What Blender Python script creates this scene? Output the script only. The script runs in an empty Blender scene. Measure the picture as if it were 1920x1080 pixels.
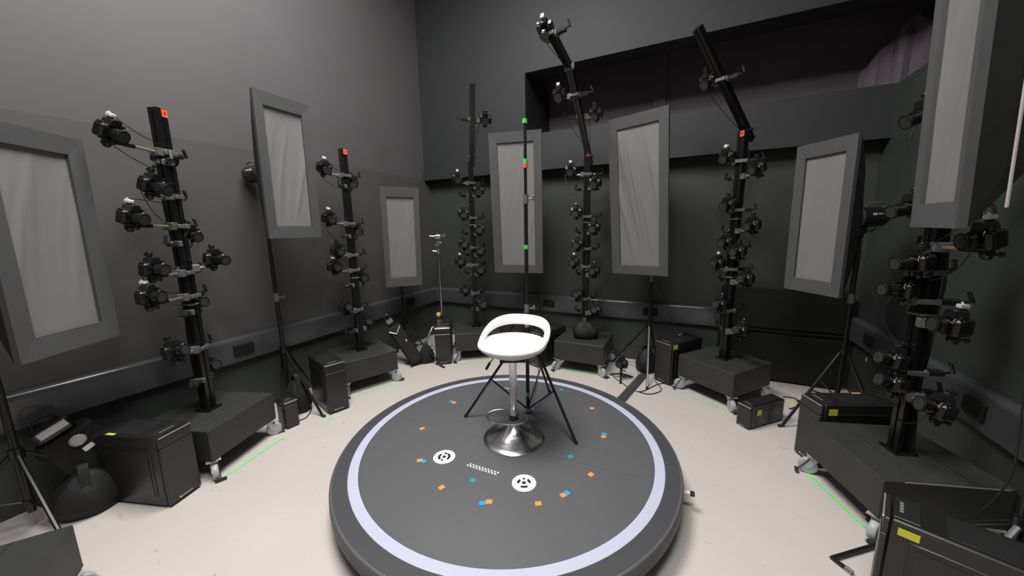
import bpy, math, random
from math import sin, cos, pi, radians
from mathutils import Vector, Matrix
random.seed(7)
sc = bpy.context.scene
COL = sc.collection
V = Vector

# ------------------------------------------------------------------ surveyed camera
FPX = 664.2
PI_, RO = radians(9.705), radians(-1.025)
FWD = V((0, cos(PI_), -sin(PI_)))
UP0 = V((0, sin(PI_), cos(PI_)))
RT0 = V((1, 0, 0))
RT = RT0 * cos(RO) + UP0 * sin(RO)
UP = -RT0 * sin(RO) + UP0 * cos(RO)
EYE = V((0, 0, 1.55))

def ray(px, py):
    return FWD + RT * ((px - 960) / FPX) - UP * ((py - 540) / FPX)
def onz(px, py, z=0.0):
    r = ray(px, py); return EYE + r * ((z - EYE.z) / r.z)
def onplane(px, py, P, n):
    r = ray(px, py); return EYE + r * ((V(P) - EYE).dot(n) / r.dot(n))
def atdist(px, py, d):
    r = ray(px, py); return EYE + r * (d / math.hypot(r.x, r.y))

TH = radians(-26.03)
DB = V((cos(TH), sin(TH), 0)); DL = V((-sin(TH), cos(TH), 0))
CR = V((-1.130, 5.194, 0))
def W(a, b, z): return CR + DB * a - DL * b + V((0, 0, z))
PC = V((-0.05, 2.126, 0))

# ------------------------------------------------------------------ materials
def mat(name, col, rough=0.6, metal=0.0, noise=0.0, nscale=8.0, bump=0.0, spec=0.5, col2=None, emit=0.0, detail=4.0, distort=0.0):
    m = bpy.data.materials.new(name); m.use_nodes = True
    nt = m.node_tree; b = nt.nodes['Principled BSDF']
    b.inputs['Base Color'].default_value = (*col, 1)
    b.inputs['Roughness'].default_value = rough
    b.inputs['Metallic'].default_value = metal
    b.inputs['Specular IOR Level'].default_value = spec
    if emit:
        b.inputs['Emission Color'].default_value = (*col, 1); b.inputs['Emission Strength'].default_value = emit
    if noise or bump:
        tc = nt.nodes.new('ShaderNodeTexCoord')
        n = nt.nodes.new('ShaderNodeTexNoise'); n.inputs['Scale'].default_value = nscale
        n.inputs['Detail'].default_value = detail; n.inputs['Distortion'].default_value = distort
        nt.links.new(tc.outputs['Object'], n.inputs['Vector'])
        if noise:
            mx = nt.nodes.new('ShaderNodeMix'); mx.data_type = 'RGBA'
            c2 = col2 if col2 else tuple(c * (1 - noise) for c in col)
            c1 = col if col2 else tuple(min(1, c * (1 + noise)) for c in col)
            mx.inputs[6].default_value = (*c1, 1); mx.inputs[7].default_value = (*c2, 1)
            nt.links.new(n.outputs['Fac'], mx.inputs[0]); nt.links.new(mx.outputs[2], b.inputs['Base Color'])
        if bump:
            bp = nt.nodes.new('ShaderNodeBump'); bp.inputs['Strength'].default_value = bump
            bp.inputs['Distance'].default_value = 0.01
            nt.links.new(n.outputs['Fac'], bp.inputs['Height']); nt.links.new(bp.outputs['Normal'], b.inputs['Normal'])
    return m

M = dict(
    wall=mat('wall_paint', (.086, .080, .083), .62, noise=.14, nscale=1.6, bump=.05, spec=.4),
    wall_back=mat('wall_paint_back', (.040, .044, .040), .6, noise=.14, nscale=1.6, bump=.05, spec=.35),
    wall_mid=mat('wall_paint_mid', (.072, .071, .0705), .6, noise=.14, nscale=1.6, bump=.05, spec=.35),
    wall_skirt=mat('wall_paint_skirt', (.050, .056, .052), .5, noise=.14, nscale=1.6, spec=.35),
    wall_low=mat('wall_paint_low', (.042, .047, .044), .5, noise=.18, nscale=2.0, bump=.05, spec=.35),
    wall_up=mat('wall_paint_upper', (.025, .0265, .028), .62, noise=.1, nscale=1.6, bump=.04, spec=.4),
    trunk=mat('trunking_paint', (.062, .064, .068), .20, noise=.12, nscale=4, spec=.5),
    recess=mat('recess_paint', (.13, .11, .122), .7, noise=.25, nscale=2.0),
    black=mat('flat_black', (.010, .011, .010), .55, spec=.35),
    dolly=mat('dolly_black_paint', (.036, .037, .034), .5, noise=.22, nscale=6, bump=.05, spec=.35),
    dollyend=mat('raw_edge', (.35, .33, .29), .6),
    post=mat('black_anodised', (.005, .0055, .0055), .28, spec=.5),
    tripod=mat('tripod_black', (.008, .009, .009), .35, spec=.5),
    cambody=mat('camera_black', (.006, .006, .006), .34, noise=.2, nscale=120, bump=.12, spec=.6),
    camtop=mat('camera_top_black', (.012, .012, .012), .2, spec=.7),
    lens=mat('lens_black', (.006, .006, .006), .22, spec=.7),
    glass=mat('lens_glass', (.004, .005, .007), .05, spec=.8),
    silver=mat('silver_trim', (.62, .62, .62), .3, metal=.7),
    rim=mat('lens_rim_grey', (.07, .07, .07), .25, metal=.5),
    white=mat('white_plastic', (.72, .72, .72), .4),
    chrome=mat('chrome', (.66, .66, .67), .22, metal=1.0),
    zinc=mat('zinc_plate', (.46, .50, .50), .4, metal=.35),
    steel=mat('bright_steel', (.55, .56, .57), .28, metal=.9),
    grey=mat('grey_clamp_metal', (.16, .165, .16), .38, metal=.4),
    brass=mat('brass_spigot', (.60, .55, .36), .35, metal=.8),
    fabric=mat('softbox_diffusion', (.158, .158, .152), .85, noise=.08, nscale=6, bump=.1),
    border=mat('softbox_border', (.060, .060, .061), .8, noise=.08, nscale=10),
    shell=mat('softbox_shell', (.006, .006, .006), .75, noise=.2, nscale=10),
    pc=mat('pc_black', (.013, .0135, .013), .30, noise=.15, nscale=5, spec=.5),
    pcface=mat('pc_brushed_face', (.022, .022, .021), .34, noise=.15, nscale=3, spec=.5),
    pctop=mat('pc_top_glossy', (.020, .020, .020), .22, spec=.6),
    yellow=mat('yellow_sticker', (.62, .58, .04), .6),
    yellowd=mat('yellow_tag', (.75, .68, .12), .5),
    red=mat('orange_red_tape', (.90, .09, .03), .5),
    green=mat('green_tape', (.04, .62, .10), .5, noise=.25, nscale=60),
    gtape=mat('floor_green_tape', (.10, .85, .14), .6, noise=.15, nscale=40),
    orange=mat('orange_tape', (.82, .30, .06), .6, noise=.1, nscale=40),
    blue=mat('blue_tape', (.03, .32, .62), .6, noise=.1, nscale=40),
    teal=mat('teal_tape', (.02, .30, .36), .6, noise=.1, nscale=40),
    plat=mat('platform_top', (.100, .101, .106), .60, noise=.07, nscale=2.2, bump=.03, spec=.35),
    rimtop=mat('platform_rim', (.060, .059, .063), .55, noise=.1, nscale=3, spec=.35),
    seam=mat('platform_seam', (.070, .070, .074), .6),
    platside=mat('platform_edge', (.062, .060, .064), .38, noise=.2, nscale=4, spec=.45),
    drum=mat('platform_drum', (.018, .019, .018), .5, noise=.2, nscale=5),
    ring=mat('pale_ring', (.50, .51, .63), .5, noise=.05, nscale=5),
    marker=mat('marker_white', (.80, .80, .80), .6),
    ink=mat('marker_ink', (.012, .012, .02), .6),
    seat=mat('stool_white', (.90, .885, .885), .22, spec=.5),
    wheel=mat('caster_grey', (.40, .41, .42), .4),
    rubber=mat('rubber_black', (.02, .02, .02), .7),
    bag=mat('sandbag_black', (.014, .014, .014), .65, noise=.3, nscale=14, bump=.5, spec=.3),
    cable=mat('cable_black', (.009, .009, .009), .45),
    cablew=mat('cable_grey', (.16, .16, .15), .45),
    cord=mat('pale_piping', (.42, .41, .37), .7),
    curtain=mat('recess_curtain', (.11, .09, .105), .8, noise=.2, nscale=4),
    dark=mat('very_dark', (.005, .005, .005), .8),
)
# concrete floor: mottled, with small scuffs
def floor_mat():
    m = mat('concrete_floor', (.60, .545, .50), .62, noise=.1, nscale=1.3, bump=.03, spec=.3, col2=(.50, .465, .435))
    nt = m.node_tree; b = nt.nodes['Principled BSDF']
    src = b.inputs['Base Color'].links[0].from_socket
    tc = nt.nodes.new('ShaderNodeTexCoord')
    mp = nt.nodes.new('ShaderNodeMapping'); mp.inputs['Scale'].default_value = (3.0, 7.0, 1); mp.inputs['Rotation'].default_value = (0, 0, .6)
    n = nt.nodes.new('ShaderNodeTexNoise'); n.inputs['Scale'].default_value = 3.0; n.inputs['Detail'].default_value = 6
    r = nt.nodes.new('ShaderNodeValToRGB'); r.color_ramp.elements[0].position = .66; r.color_ramp.elements[1].position = .74
    r.color_ramp.elements[0].color = (0, 0, 0, 1); r.color_ramp.elements[1].color = (.45, .45, .45, 1)
    mx = nt.nodes.new('ShaderNodeMix'); mx.data_type = 'RGBA'; mx.inputs[7].default_value = (.30, .27, .25, 1)
    nt.links.new(tc.outputs['Object'], mp.inputs['Vector']); nt.links.new(mp.outputs['Vector'], n.inputs['Vector'])
    nt.links.new(n.outputs['Fac'], r.inputs['Fac']); nt.links.new(r.outputs['Color'], mx.inputs[0])
    nt.links.new(src, mx.inputs[6]); nt.links.new(mx.outputs[2], b.inputs['Base Color'])
    return m
M['floor'] = floor_mat()

# ------------------------------------------------------------------ mesh builder
class MB:
    def __init__(s): s.v = []; s.f = []
    def add(s, vs, fs):
        o = len(s.v); s.v += [V(x) for x in vs]; s.f += [tuple(i + o for i in f) for f in fs]; return s
    def box(s, c, d, R=None, bev=0.0):
        c = V(c); x, y, z = d[0] / 2, d[1] / 2, d[2] / 2
        b = min(bev, x * .9, y * .9, z * .9)
        if b <= 0:
            vs = [V((i * x, j * y, k * z)) for i in (-1, 1) for j in (-1, 1) for k in (-1, 1)]
            fs = [(0, 1, 3, 2), (4, 6, 7, 5), (0, 4, 5, 1), (2, 3, 7, 6), (0, 2, 6, 4), (1, 5, 7, 3)]
        else:
            vs = []; idx = {}
            for i in (-1, 1):
                for j in (-1, 1):
                    for k in (-1, 1):
                        for ax in range(3):
                            p = [i * (x - b), j * (y - b), k * (z - b)]
                            p[ax] += (i, j, k)[ax] * b
                            idx[(i, j, k, ax)] = len(vs); vs.append(V(p))
            fs = []
            for ax in range(3):
                o1, o2 = (ax + 1) % 3, (ax + 2) % 3
                for sgn in (-1, 1):
                    q = []
                    for a_, b_ in ((-1, -1), (1, -1), (1, 1), (-1, 1)):
                        t = [0, 0, 0]; t[ax] = sgn; t[o1] = a_; t[o2] = b_
                        q.append(idx[(*t, ax)])
                    fs.append(tuple(q if sgn > 0 else q[::-1]))
            for ax in range(3):
                o1, o2 = (ax + 1) % 3, (ax + 2) % 3
                for a_ in (-1, 1):
                    for b_ in (-1, 1):
                        t0 = [0, 0, 0]; t1 = [0, 0, 0]; t0[ax] = -1; t1[ax] = 1
                        for t in (t0, t1): t[o1] = a_; t[o2] = b_
                        q = [idx[(*t0, o1)], idx[(*t1, o1)], idx[(*t1, o2)], idx[(*t0, o2)]]
                        fs.append(tuple(q if a_ * b_ < 0 else q[::-1]))
            for i in (-1, 1):
                for j in (-1, 1):
                    for k in (-1, 1):
                        q = [idx[(i, j, k, 0)], idx[(i, j, k, 1)], idx[(i, j, k, 2)]]
                        fs.append(tuple(q if i * j * k > 0 else q[::-1]))
        if R is not None: vs = [R @ v for v in vs]
        return s.add([v + c for v in vs], fs)
    def cyl(s, p0, p1, r0, r1=None, n=14, cap=True):
        p0, p1 = V(p0), V(p1); r1 = r0 if r1 is None else r1
        d = (p1 - p0).normalized(); a = d.orthogonal().normalized(); b = d.cross(a)
        vs = []
        for p, r in ((p0, r0), (p1, r1)):
            vs += [p + (a * cos(t) + b * sin(t)) * r for t in (2 * pi * i / n for i in range(n))]
        fs = [(i, (i + 1) % n, n + (i + 1) % n, n + i) for i in range(n)]
        if cap: fs += [tuple(range(n))[::-1], tuple(range(n, 2 * n))]
        return s.add(vs, fs)
    def tube(s, pts, r, n=6, closed=False, cap=True):
        pts = [V(p) for p in pts]; m = len(pts); vs = []; ref = None
        for i, p in enumerate(pts):
            if closed: d = pts[(i + 1) % m] - pts[i - 1]
            else: d = pts[min(i + 1, m - 1)] - pts[max(i - 1, 0)]
            d.normalize()
            if ref is None: ref = d.orthogonal().normalized()
            a = (ref - d * ref.dot(d))
            if a.length < 1e-5: a = d.orthogonal()
            a.normalize(); ref = a; b = d.cross(a)
            rr = r[i] if isinstance(r, (list, tuple)) else r
            vs += [p + (a * cos(t) + b * sin(t)) * rr for t in (2 * pi * k / n for k in range(n))]
        fs = []
        for i in range(m if closed else m - 1):
            j = (i + 1) % m
            fs += [(i * n + k, i * n + (k + 1) % n, j * n + (k + 1) % n, j * n + k) for k in range(n)]
        if cap and not closed: fs += [tuple(range(n))[::-1], tuple(range((m - 1) * n, m * n))]
        return s.add(vs, fs)
    def lathe(s, prof, n=48, c=(0, 0, 0), R=None):
        c = V(c); vs = []; m = len(prof)
        for r, z in prof:
            for k in range(n):
                v = V((r * cos(2 * pi * k / n), r * sin(2 * pi * k / n), z))
                vs.append((R @ v if R is not None else v) + c)
        fs = []
        for i in range(m - 1):
            fs += [(i * n + k, i * n + (k + 1) % n, (i + 1) * n + (k + 1) % n, (i + 1) * n + k) for k in range(n)]
        if prof[0][0] > 1e-6 and prof[0] != prof[-1]: fs.append(tuple(range(n))[::-1])
        if prof[-1][0] > 1e-6 and prof[0] != prof[-1]: fs.append(tuple(range((m - 1) * n, m * n)))
        return s.add(vs, fs)
    def prism(s, poly, p0, ex, ey, ez, h):
        """polygon in (ex,ey) extruded by h along ez"""
        p0 = V(p0); ex, ey, ez = V(ex), V(ey), V(ez); n = len(poly)
        vs = [p0 + ex * a + ey * b for a, b in poly] + [p0 + ex * a + ey * b + ez * h for a, b in poly]
        return s.add(vs, [tuple(range(n))[::-1], tuple(range(n, 2 * n))] + [(i, (i + 1) % n, n + (i + 1) % n, n + i) for i in range(n)])
    def build(s, name, m, parent=None, smooth=True, local=True, fix=True):
        me = bpy.data.meshes.new(name)
        vs = s.v
        if parent is not None and not local:
            inv = world(parent).inverted(); vs = [inv @ v for v in vs]
        me.from_pydata([tuple(v) for v in vs], [], s.f)
        if fix:
            import bmesh
            bm = bmesh.new(); bm.from_mesh(me)
            bmesh.ops.recalc_face_normals(bm, faces=bm.faces); bm.to_mesh(me); bm.free()
        me.materials.append(M[m] if isinstance(m, str) else m)
        o = bpy.data.objects.new(name, me); COL.objects.link(o)
        if smooth:
            me.shade_smooth()
            me.set_sharp_from_angle(angle=radians(35))
        if parent is not None: o.parent = parent
        return o

def world(o):
    return (world(o.parent) if o.parent else Matrix.Identity(4)) @ o.matrix_basis
def tag(o, label, cat, group=None):
    o['label'] = label; o['category'] = cat
    if group: o['group'] = group
    return o
def thing(name, label, cat, loc=(0, 0, 0), rz=0.0, group=None, mtx=None):
    o = bpy.data.objects.new(name, None); COL.objects.link(o); o.empty_display_size = .05
    if mtx is not None: o.matrix_basis = mtx
    else: o.matrix_basis = Matrix.Translation(V(loc)) @ Matrix.Rotation(rz, 4, 'Z')
    return tag(o, label, cat, group)
def struct(o): o['kind'] = 'structure'; return o
def dup(o, parent=None):
    c = o.copy(); COL.objects.link(c)
    if parent is not None: c.parent = parent
    for ch in list(o.children): dup(ch, c)
    return c
def curve(p0, p1, sag=0.1, n=12, side=(0, 0, 0)):
    p0, p1 = V(p0), V(p1); side = V(side)
    return [p0.lerp(p1, t) + (V((0, 0, -sag)) + side) * (4 * t * (1 - t)) for t in (i / n for i in range(n + 1))]
def bez(pts, n=8):
    """Catmull-Rom through points"""
    P = [V(p) for p in pts]; out = []
    for i in range(len(P) - 1):
        a, b, c, d = P[max(i - 1, 0)], P[i], P[i + 1], P[min(i + 2, len(P) - 1)]
        for k in range(n):
            t = k / n
            out.append(.5 * ((2 * b) + (c - a) * t + (2 * a - 5 * b + 4 * c - d) * t * t + (3 * b - a - 3 * c + d) * t ** 3))
    out.append(P[-1]); return out

# ------------------------------------------------------------------ ROOM
AW, BN = 4.73, 5.7
def wbox(mb, a0, a1, b0, b1, z0, z1):
    p = [W(a, b, z) for a in (a0, a1) for b in (b0, b1) for z in (z0, z1)]
    return mb.add(p, [(0, 1, 3, 2), (4, 6, 7, 5), (0, 4, 5, 1), (2, 3, 7, 6), (0, 2, 6, 4), (1, 5, 7, 3)])
H = 5.0
struct(wbox(MB(), -.3, AW + 1.6, -1.2, BN + .2, -.12, 0).build('floor', 'floor', smooth=False))
struct(wbox(MB(), -.3, AW + 1.6, -1.2, BN + .2, H, H + .1).build('ceiling', 'wall', smooth=False))
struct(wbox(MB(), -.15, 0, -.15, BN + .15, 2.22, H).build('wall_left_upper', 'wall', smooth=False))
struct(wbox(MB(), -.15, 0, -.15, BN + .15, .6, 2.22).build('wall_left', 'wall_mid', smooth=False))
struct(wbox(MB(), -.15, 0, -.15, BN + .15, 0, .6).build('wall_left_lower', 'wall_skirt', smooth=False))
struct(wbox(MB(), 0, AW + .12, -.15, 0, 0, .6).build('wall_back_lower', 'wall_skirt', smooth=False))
b_ = MB(); wbox(b_, 0, AW + .12, -.15, 0, .6, 2.21)
struct(b_.build('wall_back', 'wall_back', smooth=False))
# proud upper wall with the high recess cut in it
b_ = MB(); wbox(b_, 0, 1.53, -.70, .12, 2.205, 3.29); wbox(b_, 1.53, AW, -.70, .12, 2.205, 2.62)
wbox(b_, 0, AW + 1.5, -.15, .12, 3.29, H)
struct(b_.build('wall_back_upper', 'wall_up', smooth=False))
b_ = MB(); wbox(b_, 0, AW, .12, .145, 2.205, 2.312)
struct(b_.build('trim_1', 'wall_up', smooth=False))
b_ = MB(); wbox(b_, 0.5, AW + 1.5, -.85, -.70, 2.4, H); wbox(b_, AW + 1.4, AW + 1.5, -.7, BN, 0, H)
for a in (2.86,): wbox(b_, a, a + .13, -.70, -.67, 2.62, H)
struct(b_.build('wall_recess', 'recess', smooth=False))
b_ = MB(); wbox(b_, AW, AW + .12, 0, BN, 0, 2.62); wbox(b_, AW, AW + .12, 1.9, BN, 2.62, H)
wbox(b_, AW + .12, AW + 1.4, -.7, BN, 2.52, 2.62)
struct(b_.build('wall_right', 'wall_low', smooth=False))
struct(wbox(MB(), -.15, AW + 1.5, BN, BN + .15, 0, H).build('wall_front', 'wall', smooth=False))
# dado trunking on three walls
def trunk(name, along, a0, a1):
    prof = [(0, .50), (.05, .50), (.05, .665)] + [(.018 + .032 * cos(k * pi / 16), .668 + .032 * sin(k * pi / 16)) for k in range(1, 9)] + [(0, .70)]
    f = {'left': lambda d, t, z: W(d, t, z), 'back': lambda d, t, z: W(t, d, z), 'right': lambda d, t, z: W(AW - d, t, z)}[along]
    vs = [f(d, a0, z) for d, z in prof] + [f(d, a1, z) for d, z in prof]; n = len(prof)
    o = MB().add(vs, [tuple(range(n)), tuple(range(n, 2 * n))] + [(i, (i + 1) % n, n + (i + 1) % n, n + i) for i in range(n)]).build(name, 'trunk')
    return struct(o)
trunk('trim_2', 'left', 0, BN); trunk('trim_3', 'back', .05, 3.66); trunk('trim_4', 'right', 0, BN)
# sockets
def socket(p, outd, label):
    R = Matrix((DB, -DL, V((0, 0, 1)))).transposed() if outd == 'back' else Matrix((DL, DB, V((0, 0, 1)))).transposed()
    if outd == 'right': R = Matrix((DL, -DB, V((0, 0, 1)))).transposed()
    t = thing('wall_socket', label, 'socket', mtx=Matrix.Translation(p) @ R.to_4x4())
    MB().box((0, .005, 0), (.15, .02, .088), bev=.004).build('face_plate', 'black', t)
    m = MB()
    for sx in (-.037, .037): m.box((sx, .018, .012), (.008, .006, .014)).box((sx - .012, .018, -.015), (.007, .006, .007)).box((sx + .012, .018, -.015), (.007, .006, .007))
    m.build('pin_holes', 'dark', t)
socket(W(.05, .62, .6), 'left', 'black double socket on the left wall trunking behind the small tripod camera')
socket(W(.05, 2.62, .6), 'left', 'black double socket on the left wall trunking beside the nearest tall post')
socket(W(1.79, .05, .6), 'back', 'black double socket on the back wall trunking just right of the white stool')
socket(W(2.99, .05, .6), 'back', 'black double socket on back wall trunking behind the chrome legged stand')
socket(W(AW - .05, .45, .6), 'right', 'black double socket on the right wall trunking near the room corner')
socket(W(AW - .05, 1.63, .6), 'right', 'black double socket on the right wall trunking behind the nearest post')
# black cupboard in the back wall
t = thing('wall_cupboard', 'long low black cupboard against the back wall in the right corner', 'cupboard', W(4.16, 0, 0), TH)
MB().box((0, -.04, .47), (1.00, .08, .90)).build('carcass', 'black', t, smooth=False)
MB().box((0, -.088, .25), (.98, .016, .46), bev=.004).build('lower_panel', 'black', t, smooth=False)
MB().box((0, -.088, .735), (.98, .016, .39), bev=.004).build('upper_panel', 'black', t, smooth=False)
MB().box((0, -.094, .515), (1.0, .014, .02), bev=.004).build('rail', 'pc', t)
# curtain peeking out in the recess corner
vs = []; NN = 16
m = MB()
for i in range(NN + 1):
    x = -.32 + .64 * i / NN; top = 3.28 - abs(x) * 1.15; y = .025 * sin(i * 1.7)
    vs += [(x, y, 0), (x, y, max(.05, top - 2.62))]
m.add(vs, [(2 * i, 2 * i + 2, 2 * i + 3, 2 * i + 1) for i in range(NN)])
o = m.build('curtain', 'curtain', fix=False); o.matrix_basis = Matrix.Translation(W(4.95, -.35, 2.622)) @ Matrix.Rotation(TH - .5, 4, 'Z')
tag(o, 'pointed dusky drape hanging inside the high corner recess', 'curtain')

# ------------------------------------------------------------------ PLATFORM
ZP = .18
t = thing('turntable_platform', 'large round grey platform with a pale ring under the white stool', 'platform', PC)
prof = [(0, ZP), (1.030, ZP), (1.041, ZP - .004), (1.0465, ZP - .012), (1.048, ZP - .045), (1.040, ZP - .052)]
MB().lathe([(r, z) for r, z in prof] + [(0, ZP - .052)], 128).build('top_disc', 'plat', t)
MB().lathe([(1.030, ZP - .052), (1.042, ZP - .058), (1.046, ZP - .075), (1.038, ZP - .092), (0.99, ZP - .094)], 128).build('edge_band', 'platside', t)
MB().lathe([(.995, ZP - .094), (.985, .02), (.995, 0)], 128).build('drum', 'drum', t)
MB().lathe([(.9546, ZP + .0003), (1.030, ZP + .0003), (1.0305, ZP + .0012), (.9546, ZP + .0012), (.9546, ZP + .0003)], 160).build('rim_band', 'rimtop', t)
MB().lathe([(.8985, ZP + .0002), (.9009, ZP + .0002), (.9009, ZP + .0018), (.8985, ZP + .0018), (.8985, ZP + .0002)], 160).build('ring_outline', 'drum', t)
MB().lathe([(.9009, ZP + .0005), (.9546, ZP + .0005), (.9546, ZP + .0022), (.9009, ZP + .0022), (.9009, ZP + .0005)], 160).build('pale_ring', 'ring', t)
m = MB(); m.box((0, 0, ZP + .0002), (1.8, .0012, .0005)); m.build('seam', 'seam', t, smooth=False).matrix_basis = Matrix.Rotation(radians(-24), 4, 'Z') @ Matrix.Translation((0, -.05, 0))
# latch at the platform's side
q = PC + V((1.03, -.42, .0)); q = PC + (q - PC).normalized() * 1.045
m = thing('side_latch', 'small white and black latch sticking out of the platform edge', 'latch', (q.x, q.y, .10), math.atan2(q.y - PC.y, q.x - PC.x))
MB().box((.02, 0, 0), (.04, .022, .014), bev=.003).build('tongue', 'white', m)
MB().box((.05, 0, 0), (.022, .028, .018), bev=.003).build('cap', 'ink', m)

# platform markers
def decal_world(name, p, mtl, pts, h, rz=0):
    pass
zt = ZP + .0005
def target(px, py, r, rot, arcs, label):
    p = onz(px, py, ZP)
    t = thing('coded_target', label, 'target', (p.x, p.y, zt), rot)
    MB().lathe([(r, 0), (r, .0018), (0, .0018)], 48).build('disc', 'marker', t)
    m = MB(); m.lathe([(r * .17, .0018), (r * .17, .003), (0, .003)], 24)
    for a0, a1 in arcs:
        n = max(2, int((a1 - a0) / 6)); vs = []
        for i in range(n + 1):
            a = radians(a0 + (a1 - a0) * i / n)
            for rr in (.36, .58): vs += [(r * rr * cos(a), r * rr * sin(a), .003)]
        m.add(vs, [(2 * i, 2 * i + 1, 2 * i + 3, 2 * i + 2) for i in range(n)])
    m.build('code_marks', 'ink', t, smooth=False, fix=False)
target(982.5, 906, .066, 0, [(80, 100), (-5, 50), (130, 185), (235, 305)], 'white round coded target on the platform nearest the camera, below the ruler strip')
target(833, 857, .066, .45, [(40, 70), (105, 200), (-75, 30), (218, 240)], 'white round coded target on the platform beside the ruler strip, further from the camera')
p0, p1 = onz(877, 871, ZP), onz(934, 889, ZP)
t = thing('checker_ruler', 'narrow black and white checkered ruler strip lying between the two round targets', 'ruler', ((p0.x + p1.x) / 2, (p0.y + p1.y) / 2, zt), math.atan2(p1.y - p0.y, p1.x - p0.x))
L = (p1 - p0).length; MB().box((0, 0, .0008), (L, .026, .0016)).build('strip', 'marker', t, smooth=False)
m = MB(); N_ = 20
for i in range(N_):
    for j in range(2):
        if (i + j) % 2: m.box((-L / 2 + L / N_ * (i + .5), (j - .5) * .011, .0018), (L / N_, .011, .0006))
m.build('checks', 'ink', t, smooth=False)

def square(px, py, mt, rot, label, z=ZP, lvl=0, w=.032, d=.028):
    p = onz(px, py, z)
    m = MB().box((0, 0, .0006), (w, d, .0012))
    o = m.build({'orange': 'orange_tape', 'blue': 'blue_tape', 'teal': 'blue_tape'}[mt], mt, smooth=False)
    o.matrix_basis = Matrix.Translation((p.x, p.y, z + .0004 + lvl * .0013)) @ Matrix.Rotation(radians(rot), 4, 'Z')
    tag(o, label, 'tape mark', {'orange': 'orange tape squares on the platform', 'blue': 'blue tape squares on the platform', 'teal': 'blue tape squares on the platform'}[mt])
for q in [
    (851.5, 755, 'orange', 10, 'orange tape square under a blue one at the far left of the platform', 0), (846.5, 753, 'blue', 10, 'blue tape square half over orange at the far left of the platform', 1),
    (954, 729, 'orange', 0, 'orange tape square beside blue at the far edge behind the stool column', 0), (949.5, 728, 'blue', 0, 'blue tape square at the far edge behind the stool column', 1),
    (1052.5, 731, 'blue', -10, 'blue tape square alone at the far edge behind the tripod leg', 0),
    (1110, 765.8, 'orange', 5, 'orange tape square alone at the far right of the platform', 0),
    (1131.7, 819, 'orange', 20, 'orange tape square under a blue one beyond the tripod right foot', 0), (1133, 814.7, 'blue', 0, 'blue tape square over orange beyond the tripod right foot', 1),
    (1069.8, 856.6, 'teal', 30, 'dim teal tape square near the front tripod foot', 0),
    (1107.8, 890, 'orange', 40, 'orange tape square alone between tripod foot and pale ring at right', 0),
    (1056, 928.4, 'orange', 25, 'orange tape square tucked under the blue strip right of the near target', 0), (1063, 925, 'blue', -50, 'slanted blue tape right of the near round target', 1),
    (1009.2, 944.5, 'orange', 8, 'orange tape square alone just below the near round target', 0),
    (917, 941, 'orange', 0, 'orange tape square touching blue nearest the platform front', 0), (904.7, 944.2, 'blue', 5, 'blue tape square touching orange nearest the platform front', 1),
    (828, 914.3, 'orange', 42, 'orange tape diamond alone below the further round target', 0),
    (886.4, 901, 'teal', -20, 'dim teal tape square between ruler strip and platform front', 0),
    (786.9, 863.6, 'orange', 10, 'orange tape square touching blue left of the further round target', 0), (793.9, 865.7, 'blue', -25, 'blue tape square touching orange left of the further round target', 1),
    (791.4, 803.8, 'orange', 35, 'orange tape square alone at the left side of the platform', 0),
    (999, 767.6, 'teal', 0, 'small blue tape scrap beside the foot of the measuring pole', 0)]:
    square(q[0], q[1], q[2], q[3], q[4], lvl=q[5])

# green tape on the floor
def gline(x0, y0, x1, y1, label, w=.012):
    a, b = onz(x0, y0), onz(x1, y1); d = b - a
    o = MB().box((0, 0, .0006), (d.length, w, .0012)).build('green_tape_line', 'gtape', smooth=False)
    o.matrix_basis = Matrix.Translation(((a.x + b.x) / 2, (a.y + b.y) / 2, .0006)) @ Matrix.Rotation(math.atan2(d.y, d.x), 4, 'Z')
    tag(o, label, 'tape mark', 'green tape marks on the floor')
gline(425, 893, 533, 820, 'green floor tape line in front of the nearest left wall dolly')
gline(663, 745, 745, 716, 'green floor tape line in front of the second left wall dolly')
gline(862, 683, 930, 677, 'green floor tape line in front of the dolly at the room corner', .018)
gline(1057, 694, 1114, 702, 'green floor tape line in front of the dolly holding a sandbag', .02)
gline(1298, 745, 1343, 764, 'green floor tape line in front of the dolly under the slanting boom')
gline(1355, 769, 1367, 775, 'short green tape piece beside the caster next to the small black computer', .014)
gline(1272, 735, 1285, 739, 'short green tape piece at the caster beside the sticker marked tower computer', .016)
gline(1515, 888, 1632, 1000, 'long green floor tape line in front of the nearest right dolly')
gline(413, 901, 424, 898, 'small green tape tab in a black outline at the end of a floor line', .02)
gline(617, 785, 624, 785, 'tiny green tape dot in front of the left computer', .02)
gline(1026, 702, 1036, 703, 'small green tape scrap behind the platform', .02)
gline(1150, 718, 1158, 713, 'small green tape scrap under the tabletop tripod leg', .012)
gline(1628, 1012, 1634, 1020, 'green tape end beside the nearest computer', .02)

# cable ramp
a, b = onz(1163, 752), onz(1205, 705); d = b - a
t = thing('cable_ramp', 'black domed cable cover strip running across floor from platform edge', 'cable cover', (a + b) / 2, math.atan2(d.y, d.x))
n = 10; vs = []; Lr = d.length + .1
for x in (-Lr / 2, Lr / 2 - .03, Lr / 2):
    for i in range(n + 1):
        u = -1 + 2 * i / n; k = .75 if x == Lr / 2 else 1
        vs.append((x, u * .045 * k, .002 + .016 * k * (1 - u * u)))
MB().add(vs, [(j * (n + 1) + i, j * (n + 1) + i + 1, (j + 1) * (n + 1) + i + 1, (j + 1) * (n + 1) + i) for j in range(2) for i in range(n)] + [tuple(range(n + 1))[::-1], tuple(range(2 * n + 2, 3 * n + 3))]).build('cover', 'platside', t)
MB().box((0, 0, .001), (Lr, .085, .002)).build('underlay', 'rubber', t)

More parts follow.
